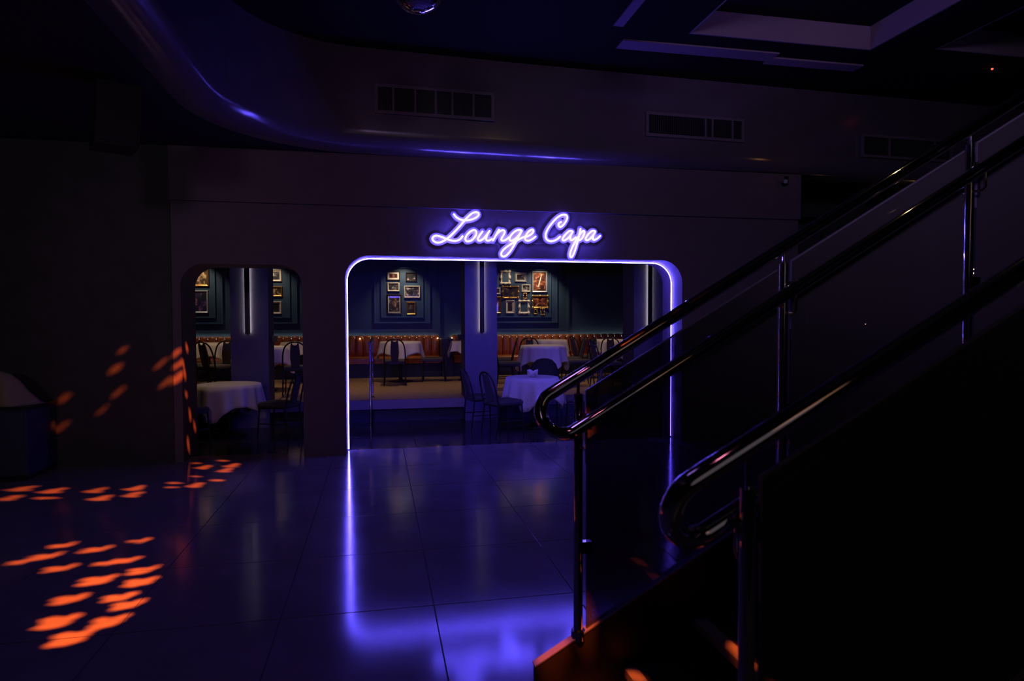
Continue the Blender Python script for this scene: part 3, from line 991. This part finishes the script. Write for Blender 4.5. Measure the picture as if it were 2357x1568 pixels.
table(-2.0, 12.1, ZP, .42, .77, .70, 10, .8, 8, 'table half hidden by the left archway pillar', 'white cloth half hidden behind the left archway pillar')
table(-1.50, 13.5, ZP, .38, .80, .6, 9, .3, 9, 'far table at the right edge of the left archway', 'white cloth at the right edge of the left archway')
table(-2.07, 9.72, 0, .42, .71, .70, 14, .55, 10, 'low round table in front of the left archway pillar', 'dim round white cloth in front of the left archway pillar')
t = thing('round_table', 'table whose cloth tip shows left of the middle pillar', 'table', (1.76, 13.25, ZP), 0, 'lounge tables')
MB().lathe([(.3, .77), (.31, .775), (.31, .795), (.3, .8)], n=32).build('tabletop', 'bar_wood', t)
MB().lathe([(.04, .03), (.035, .1), (.035, .7), (.06, .77)], n=14).build('pedestal', 'black_metal', t)
MB().lathe([(.2, 0), (.2, .015), (.1, .03), (.04, .04)], n=20).build('foot', 'black_metal', t)
c_ = place(tablecloth_mesh(.316, .5, .8, 8, 12), 'tablecloth', None, (1.76, 13.25, ZP + .804))
c_.rotation_euler = (0, 0, .8)
tag(c_, 'white cloth tip showing beside the left edge of the middle pillar', 'tablecloth', 'white cloths on the lounge tables')

# napkin holder on the nearest table
t = thing('napkin_holder', 'white tulip folded napkins around a small cup on the nearest table', 'napkins', (2.24, 9.42, .752))
for i in range(4):
    a = math.radians(20 + 90 * i)
    ca, sa = math.cos(a), math.sin(a)
    vs = []
    for (r_, w_, z_) in ((.03, .045, 0), (.05, .07, .045), (.078, .05, .085), (.098, .012, .112)):
        for s in (-1, 0, 1):
            rr = r_ - (.012 if s else 0)
            x_, y_ = rr * ca - s * w_ * sa, rr * sa + s * w_ * ca
            vs.append((x_, y_, z_))
    fs = [(r * 3 + k, r * 3 + k + 1, r * 3 + k + 4, r * 3 + k + 3) for r in range(3) for k in range(2)]
    o = MB().add(vs, fs, True).build('napkin', 'paper', t)
    md = o.modifiers.new('thick', 'SOLIDIFY'); md.thickness = .002
MB().lathe([(.03, 0), (.042, .008), (.045, .03), (.036, .05), (.03, .05), (.028, .02), (.02, .012)], (-.0, -.04, 0), 18).build('cup', 'glass_cup', t)

# ------------------------------------------------------------------ chairs
def make_chair():
    t = thing('banquet_chair', 'x', 'chair', (0, 0, 0), 0, 'black hoop-back chairs')
    # local: seat faces +y
    m = MB().cbox(-.205, .205, -.2, .23, .43, .485, .025)
    m.build('seat', 'seat_fabric', t)
    MB().box(-.19, .19, -.19, .21, .405, .43).build('seat_frame', 'black_metal', t)
    hoop = [(-.19, -.19, .42), (-.195, -.215, .56), (-.185, -.25, .70), (-.15, -.28, .81), (-.08, -.298, .868), (0, -.302, .882),
            (.08, -.298, .868), (.15, -.28, .81), (.185, -.25, .70), (.195, -.215, .56), (.19, -.19, .42)]
    MB().tube([tuple(p) for p in catmull(hoop, 4)], .0125, 8).build('hoop', 'black_metal', t)
    # padded splat with a dished top
    pts = [(-.062, .47), (.062, .47), (.078, .62), (.074, .74), (.062, .855), (.045, .868), (.036, .845), (.02, .832), (0, .828), (-.02, .832), (-.036, .845), (-.045, .868), (-.062, .855), (-.074, .74), (-.078, .62)]
    vs, fs = [], []
    for off in (-.014, .014):
        for (x, z) in pts:
            vs.append((x, -.19 - max(0, z - .45) ** 1.15 * .28 + off, z))
    n = len(pts)
    fs = [tuple(range(n)), tuple(range(2 * n - 1, n - 1, -1))] + [(i, (i + 1) % n, n + (i + 1) % n, n + i) for i in range(n)]
    MB().add(vs, fs).build('splat', 'seat_fabric', t)
    for s in (-1, 1):
        MB().tube([(s * .185, .2, .42), (s * .2, .225, 0)], [.0125, .011], 8).build('leg', 'black_metal', t)
        MB().tube([(s * .19, -.18, .42), (s * .2, -.235, 0)], [.0125, .011], 8).build('leg', 'black_metal', t)
        MB().tube([(s * .192, .21, .2), (s * .194, -.205, .2)], .007, 6).build('stretcher', 'black_metal', t)
    return t


CH0 = make_chair()
_first = [True]


def chair(x, y, z, face, label):
    z += .0015
    rz = math.radians(face - 90)            # face: compass angle of the seat direction, 90 = away from the hall
    if _first[0]:
        _first[0] = False
        CH0.location = (x, y, z); CH0.rotation_euler = (0, 0, rz); CH0['label'] = label
        return CH0
    return dup(CH0, (x, y, z), rz, label)


chair(.30, 12.62, ZP, 88, 'hoop-back chair seen from behind, before the cloth left of the middle pillar')
chair(1.09, 13.2, ZP, 172, 'side-on chair right of the far cloth, beside the low blue divider')
chair(1.70, 8.98, 0, 22, 'front one of two chairs left of the nearest doorway table')
chair(1.50, 9.62, 0, 12, 'rear one of two chairs against the middle pillar')
chair(2.9, 9.1, 0, 165, 'chair right of the nearest doorway table, behind the rail end')
cc = chair(2.62, 10.02, 0, 265, 'chair with a dark coat over it behind the nearest doorway table')
chair(2.22, 11.45, ZP, 8, 'front leaning chair just right of the middle pillar')
chair(2.36, 12.5, ZP, 165, 'rear chair just right of the middle pillar')
chair(2.95, 12.75, ZP, 80, 'hoop-back chair peeking over the cloth behind the nearest doorway table')
chair(3.78, 12.6, ZP, 175, 'leftmost of the four chairs in a row before the right banquette')
chair(3.70, 11.75, ZP, 178, 'second of the four chairs in a row before the right banquette')
chair(4.22, 13.1, ZP, 15, 'third of the four chairs in a row before the right banquette')
chair(3.98, 11.05, ZP, 5, 'rightmost of the four chairs in a row before the right banquette')
chair(4.62, 12.45, ZP, 60, 'dark chair in front of the cloth below the plain grey wall')
chair(3.84, 9.65, 0, 95, 'chair with a lit hoop between the stair rails')
chair(-2.46, 9.05, 0, 45, 'chair with lit seat before the low round table in the left archway')
chair(-1.34, 9.42, 0, 158, 'dark chair right of the low round table in the left archway')
chair(-3.22, 12.3, ZP, 75, 'left one of three chairs before the far cloth in the left archway')
chair(-2.72, 11.8, ZP, 60, 'middle one of three chairs before the far cloth in the left archway')
chair(-2.74, 12.6, ZP, 112, 'right one of three chairs before the far cloth in the left archway')
chair(-1.34, 11.3, ZP, 92, 'hoop-back chair at the right edge of the left archway')

# coat hung over the chair behind the nearest table
t = thing('coat', 'dark coat with brown lining hung over a chair back', 'coat', (2.62, 10.02, 0), math.radians(175))
vs, fs = [], []
n = 18
for i, (w_, d_, z_) in enumerate(((.27, .10, .46), (.265, .095, .6), (.25, .085, .75), (.2, .07, .88), (.13, .05, .95), (.05, .03, .975))):
    for k in range(n):
        a = 2 * math.pi * k / n
        vs.append((w_ * math.cos(a) * (1 + .04 * math.sin(3 * a + i)), -.255 - (z_ - .46) * .08 + d_ * math.sin(a), z_))
for i in range(5):
    for k in range(n):
        q = (k + 1) % n
        fs.append((i * n + k, i * n + q, (i + 1) * n + q, (i + 1) * n + k))
fs.append(tuple(5 * n + k for k in range(n))); fs.append(tuple(range(n - 1, -1, -1)))
MB().add(vs, fs, True).build('body', 'coat', t)
MB().add([(-.05, -.37, .93), (-.14, -.355, .9), (-.12, -.385, .7), (-.05, -.36, .93), (-.05, -.34, .93), (-.14, -.325, .9), (-.12, -.355, .7)], [(0, 1, 2), (4, 6, 5), (0, 4, 5, 1), (1, 5, 6, 2), (2, 6, 4, 0)]).build('lapel', 'coat_brown', t)

# ------------------------------------------------------------------ left corner of the hall
t = thing('cabinet', 'dark blue cabinet against the black wall at the far left', 'cabinet', (-3.95, 7.6, 0))
MB().box(-.5, .5, -.28, .32, .06, .72).build('body', 'cabinet_blue', t)
MB().box(-.47, .47, -.25, .3, 0, .06).build('plinth', 'black_satin', t)
MB().cbox(-.52, .52, -.3, .33, .72, .75, .008).build('top', 'black_satin', t)
for s in (-1, 1):
    d = MB().box(min(0, s * .47) + s * .006, max(0, s * .47) + s * .006, -.295, -.28, .08, .7).build('door', 'cabinet_blue', t)
    MB().tube([(s * .05, -.31, .38), (s * .05, -.31, .5)], .006, 8).build('handle', 'steel', d)
t = thing('draped_cloth', 'tan cloth heaped over something on the blue cabinet', 'cloth', (-3.72, 7.55, .752))
vs, fs = [], []
n = 28
for i, (r_, z_) in enumerate(((.27, 0), (.25, .04), (.19, .14), (.15, .24), (.10, .31), (.04, .34))):
    for k in range(n):
        a = 2 * math.pi * k / n
        f_ = 1 + (.14 * math.sin(5 * a + 1) + .07 * math.sin(9 * a)) * (1 - i / 6)
        vs.append((r_ * f_ * math.cos(a) - .02 * i, .8 * r_ * f_ * math.sin(a), z_))
for i in range(5):
    for k in range(n):
        q = (k + 1) % n
        fs.append((i * n + k, i * n + q, (i + 1) * n + q, (i + 1) * n + k))
fs.append(tuple(5 * n + k for k in range(n))); fs.append(tuple(range(n - 1, -1, -1)))
MB().add(vs, fs, True).build('sheet', 'sheet_tan', t)

# ------------------------------------------------------------------ dim bar beyond the stairs on the right
t = thing('bar_shelf', 'dark bar shelf with a faint warm edge beyond the stairs', 'shelf', (8.4, 9.3, 0))
MB().box(-1.6, 1.6, -.1, .2, 2.28, 2.34).build('shelf_board', 'bar_wood', t)
MB().box(-1.6, 1.6, -.02, .2, .0, 1.05).build('back_panel', 'black_wall', t)
MB().box(.26, .29, -.02, .0, 2.34, 3.45).box(-1.55, -1.52, -.02, .0, 1.05, 2.28).box(1.52, 1.55, -.02, 0, 1.05, 2.28).build('upright', 'black_metal', t)
for (x, z, lab) in ((9.108, 2.36, 'tiny warm light on the dark bar shelf, left of the railing post'), (9.795, 2.43, 'upper one of two stacked tiny warm lights right of the railing post'),
                    (9.795, 2.365, 'lower one of two stacked tiny warm lights right of the railing post'), (10.497, 3.22, 'lone tiny warm light high at the far right'),
                    (7.714, 1.52, 'very faint tiny light between the stair rails')):
    t = thing('tiny_lamp', lab, 'lamp', (x, 9.18, z), 0, 'tiny lights in the dark bar')
    s = .011 if z > 2 else .005
    MB().lathe([(s * .3, -s), (s * .9, -s * .5), (s, 0), (s * .9, s * .5), (s * .3, s)], n=10).build('bulb', 'pin_bar', t)
    MB().box(-.003, .003, s * .5, .3, -.003, .003).build('stem', 'black_metal', t)
t = thing('indicator_light', 'tiny red indicator light in the dark ceiling corner', 'lamp', (7.32, 6.67, 4.63))
MB().lathe([(.003, -.012), (.012, -.006), (.012, .006), (.003, .012)], n=10).build('bulb', 'pin_red', t)
MB().lathe([(.025, .008), (.025, .02)], n=12).build('base', 'black_satin', t)

# ------------------------------------------------------------------ effect lights: lamps behind perforated plates throw the orange spots
def gobo_light(name, label, loc, target, energy, color, ellipses, half_ang, cell=.0005, soft=.0008):
    loc = Vector(loc)
    fwd = (Vector(target) - loc).normalized()
    q = fwd.to_track_quat('-Z', 'Y')
    M = q.to_matrix()
    Mi = np.array(M.transposed())
    D = .16
    ext = D * math.tan(half_ang) * 1.12
    n = int(2 * ext / cell)
    cs = -ext + (np.arange(n) + .5) * cell
    Gx, Gy = np.meshgrid(cs, cs)
    openm = np.zeros(Gx.shape, bool)

    def proj(p):
        v = Mi @ (np.array(p, float) - np.array(loc))
        return np.array((v[0], v[1])) / -v[2] * D
    for (c_, a_, b_) in ellipses:
        c_, a_, b_ = np.array(c_, float), np.array(a_, float), np.array(b_, float)
        o = proj(c_)
        J = np.stack([(proj(c_ + a_) - proj(c_ - a_)) / 2, (proj(c_ + b_) - proj(c_ - b_)) / 2], 1)
        if abs(np.linalg.det(J)) < 1e-12: continue
        I = np.linalg.inv(J)
        dx, dy = Gx - o[0], Gy - o[1]
        s, t_ = I[0, 0] * dx + I[0, 1] * dy, I[1, 0] * dx + I[1, 1] * dy
        openm |= (s * s + t_ * t_) < 1
    root = thing(name, label, 'effect light', loc, 0)
    root.rotation_euler = q.to_euler()
    mb = MB()
    for j in range(n):
        row = openm[j]
        i = 0
        while i < n:
            if row[i]:
                i += 1; continue
            k = i
            while k < n and not row[k]: k += 1
            x0, x1 = -ext + i * cell, -ext + k * cell
            y0 = -ext + j * cell; y1 = y0 + cell
            mb.add([(x0, y0, -D), (x1, y0, -D), (x1, y1, -D), (x0, y1, -D)], [(0, 1, 2, 3)])
            i = k
    me = bpy.data.meshes.new('pattern_plate'); me.from_pydata(mb.v, [], mb.f); me.materials.append(MATS['black_satin'])
    place(me, 'pattern_plate', root)
    e = ext + .004
    h = MB()
    h.box(-e, -ext, -e, e, -D - .01, .1); h.box(ext, e, -e, e, -D - .01, .1)
    h.box(-ext, ext, -e, -ext, -D - .01, .1); h.box(-ext, ext, ext, e, -D - .01, .1); h.box(-e, e, -e, e, .1, .104)
    h.build('housing', 'black_satin', root)
    l = bpy.data.lights.new(name, 'SPOT')
    l.energy = energy; l.color = color; l.shadow_soft_size = soft
    l.spot_size = 2 * half_ang; l.spot_blend = .1
    lo = bpy.data.objects.new(name + '_lamp', l); COL.objects.link(lo)
    lo.parent = root


EL = []
FA = [(-3.36, 6.96, .3, 1), (-3.03, 6.81, .28, 1), (-2.97, 6.585, .26, .8), (-2.64, 6.743, .2, 1), (-2.485, 6.437, .22, 1), (-2.307, 6.752, .2, 1),
      (-2.24, 6.5, .2, 1), (-1.997, 6.94, .18, .9), (-1.966, 6.76, .16, .6), (-1.77, 6.75, .17, 1), (-1.86, 7.184, .15, .6), (-1.6, 6.96, .18, .9),
      (-1.63, 7.37, .18, 1), (-1.61, 7.6, .18, 1), (-1.894, 7.574, .18, 1.1), (-2.02, 7.85, .12, .8), (-1.76, 7.93, .17, .8), (-3.29, 6.61, .2, 1)]
for (x, y, L, s) in FA:
    EL.append(((x, y, 0), (L * .42, -.03 * s, 0), (.0, .04 * s, 0)))
    if s >= 1: EL.append(((x + .02, y + .07, 0), (L * .22, .06, 0), (-.03, .05, 0)))
FB = [(-1.963, 4.994, .2, .8), (-2.244, 5.143, .16, .5), (-2.249, 4.911, .2, .9), (-2.047, 4.656, .18, .8), (-1.676, 4.724, .15, .7), (-1.80, 4.711, .1, .4),
      (-1.724, 4.375, .2, 1.3), (-1.509, 4.497, .17, 1), (-1.455, 4.297, .18, 1.1), (-1.768, 4.113, .17, 1), (-1.495, 4.09, .15, .8), (-1.411, 3.963, .14, .9),
      (-1.698, 3.801, .19, 1.4), (-1.432, 3.754, .16, 1.2), (-1.547, 3.589, .19, 1.4), (-2.372, 4.85, .12, .4), (-1.74, 5.147, .12, .3)]
for (x, y, L, s) in FB:
    EL.append(((x, y, 0), (L * .4, .026, 0), (-.02, .027 * s, 0)))
    EL.append(((x - .03, y + .05 * s, 0), (L * .27, .01, 0), (-.015, .026 * s, 0)))
    EL.append(((x + .05, y + .045 * s, 0), (L * .2, .06, 0), (-.02, .02 * s, 0)))
for (x, z, L, s) in ((-3.418, .436, .16, .6), (-3.39, .745, .1, 1.2), (-3.56, .40, .14, .5), (-2.866, 1.069, .13, 1.2), (-2.849, .803, .13, .6), (-2.80, 1.27, .1, .5),
                     (-2.229, 1.10, .09, .7), (-2.225, .96, .14, 1.3), (-2.235, 1.24, .1, .7), (-2.36, .90, .16, .7), (-2.4, 1.12, .13, .6), (-3.0, .62, .12, .4)):
    EL.append(((x, YF, z), (L * .5, 0, L * .45), (-.016 * s, 0, .02 * s)))
for (y, z, L) in ((8.049, 1.0, .11), (8.227, .5, .12), (8.42, .33, .1), (8.151, .16, .17), (8.154, 1.29, .08), (7.99, 1.12, .07), (8.1, .75, .05)):
    EL.append(((-2.18, y, z), (0, .03, -L * .6), (0, .028, .012)))
gobo_light('effect_light', 'black pattern effect light hung above the dance floor', (1.9, 3.6, 4.35), (-2.2, 6.0, .2), 11000, (1, .12, .012), EL, math.radians(33))
ES = [((.70, 2.595, .21), (.075, 0, .042), (0, .05, 0)), ((.84, 2.595, .29), (.05, 0, .03), (0, .05, 0)),
      ((1.015, 2.46, .145), (.03, -.035, 0), (.02, .03, 0)), ((1.345, 2.22, .32), (.015, .1, 0), (.028, 0, 0)), ((1.345, 1.98, .32), (.012, .07, 0), (.028, 0, 0)),
      ((.78, 2.5, .0), (.12, 0, 0), (0, .06, 0)), ((.92, 2.45, .02), (.05, .02, 0), (0, .05, 0)), ((.72, 2.595, 1.31), (.03, 0, .02), (0, .01, .02)), ((1.05, 2.595, 1.5), (.05, 0, .03), (0, .01, .02)),
      ((1.25, 2.595, 1.62), (.02, 0, .012), (0, .01, .02)), ((1.36, 2.595, 1.69), (.05, 0, .03), (0, .01, .02)), ((.845, 2.57, 1.2), (.02, 0, .012), (0, .01, .02))]
gobo_light('effect_light', 'second black pattern effect light hung above the stairs', (.2, 1.2, 4.4), (1.0, 2.4, .7), 1900, (1, .13, .015), ES, math.radians(17), cell=.0004)
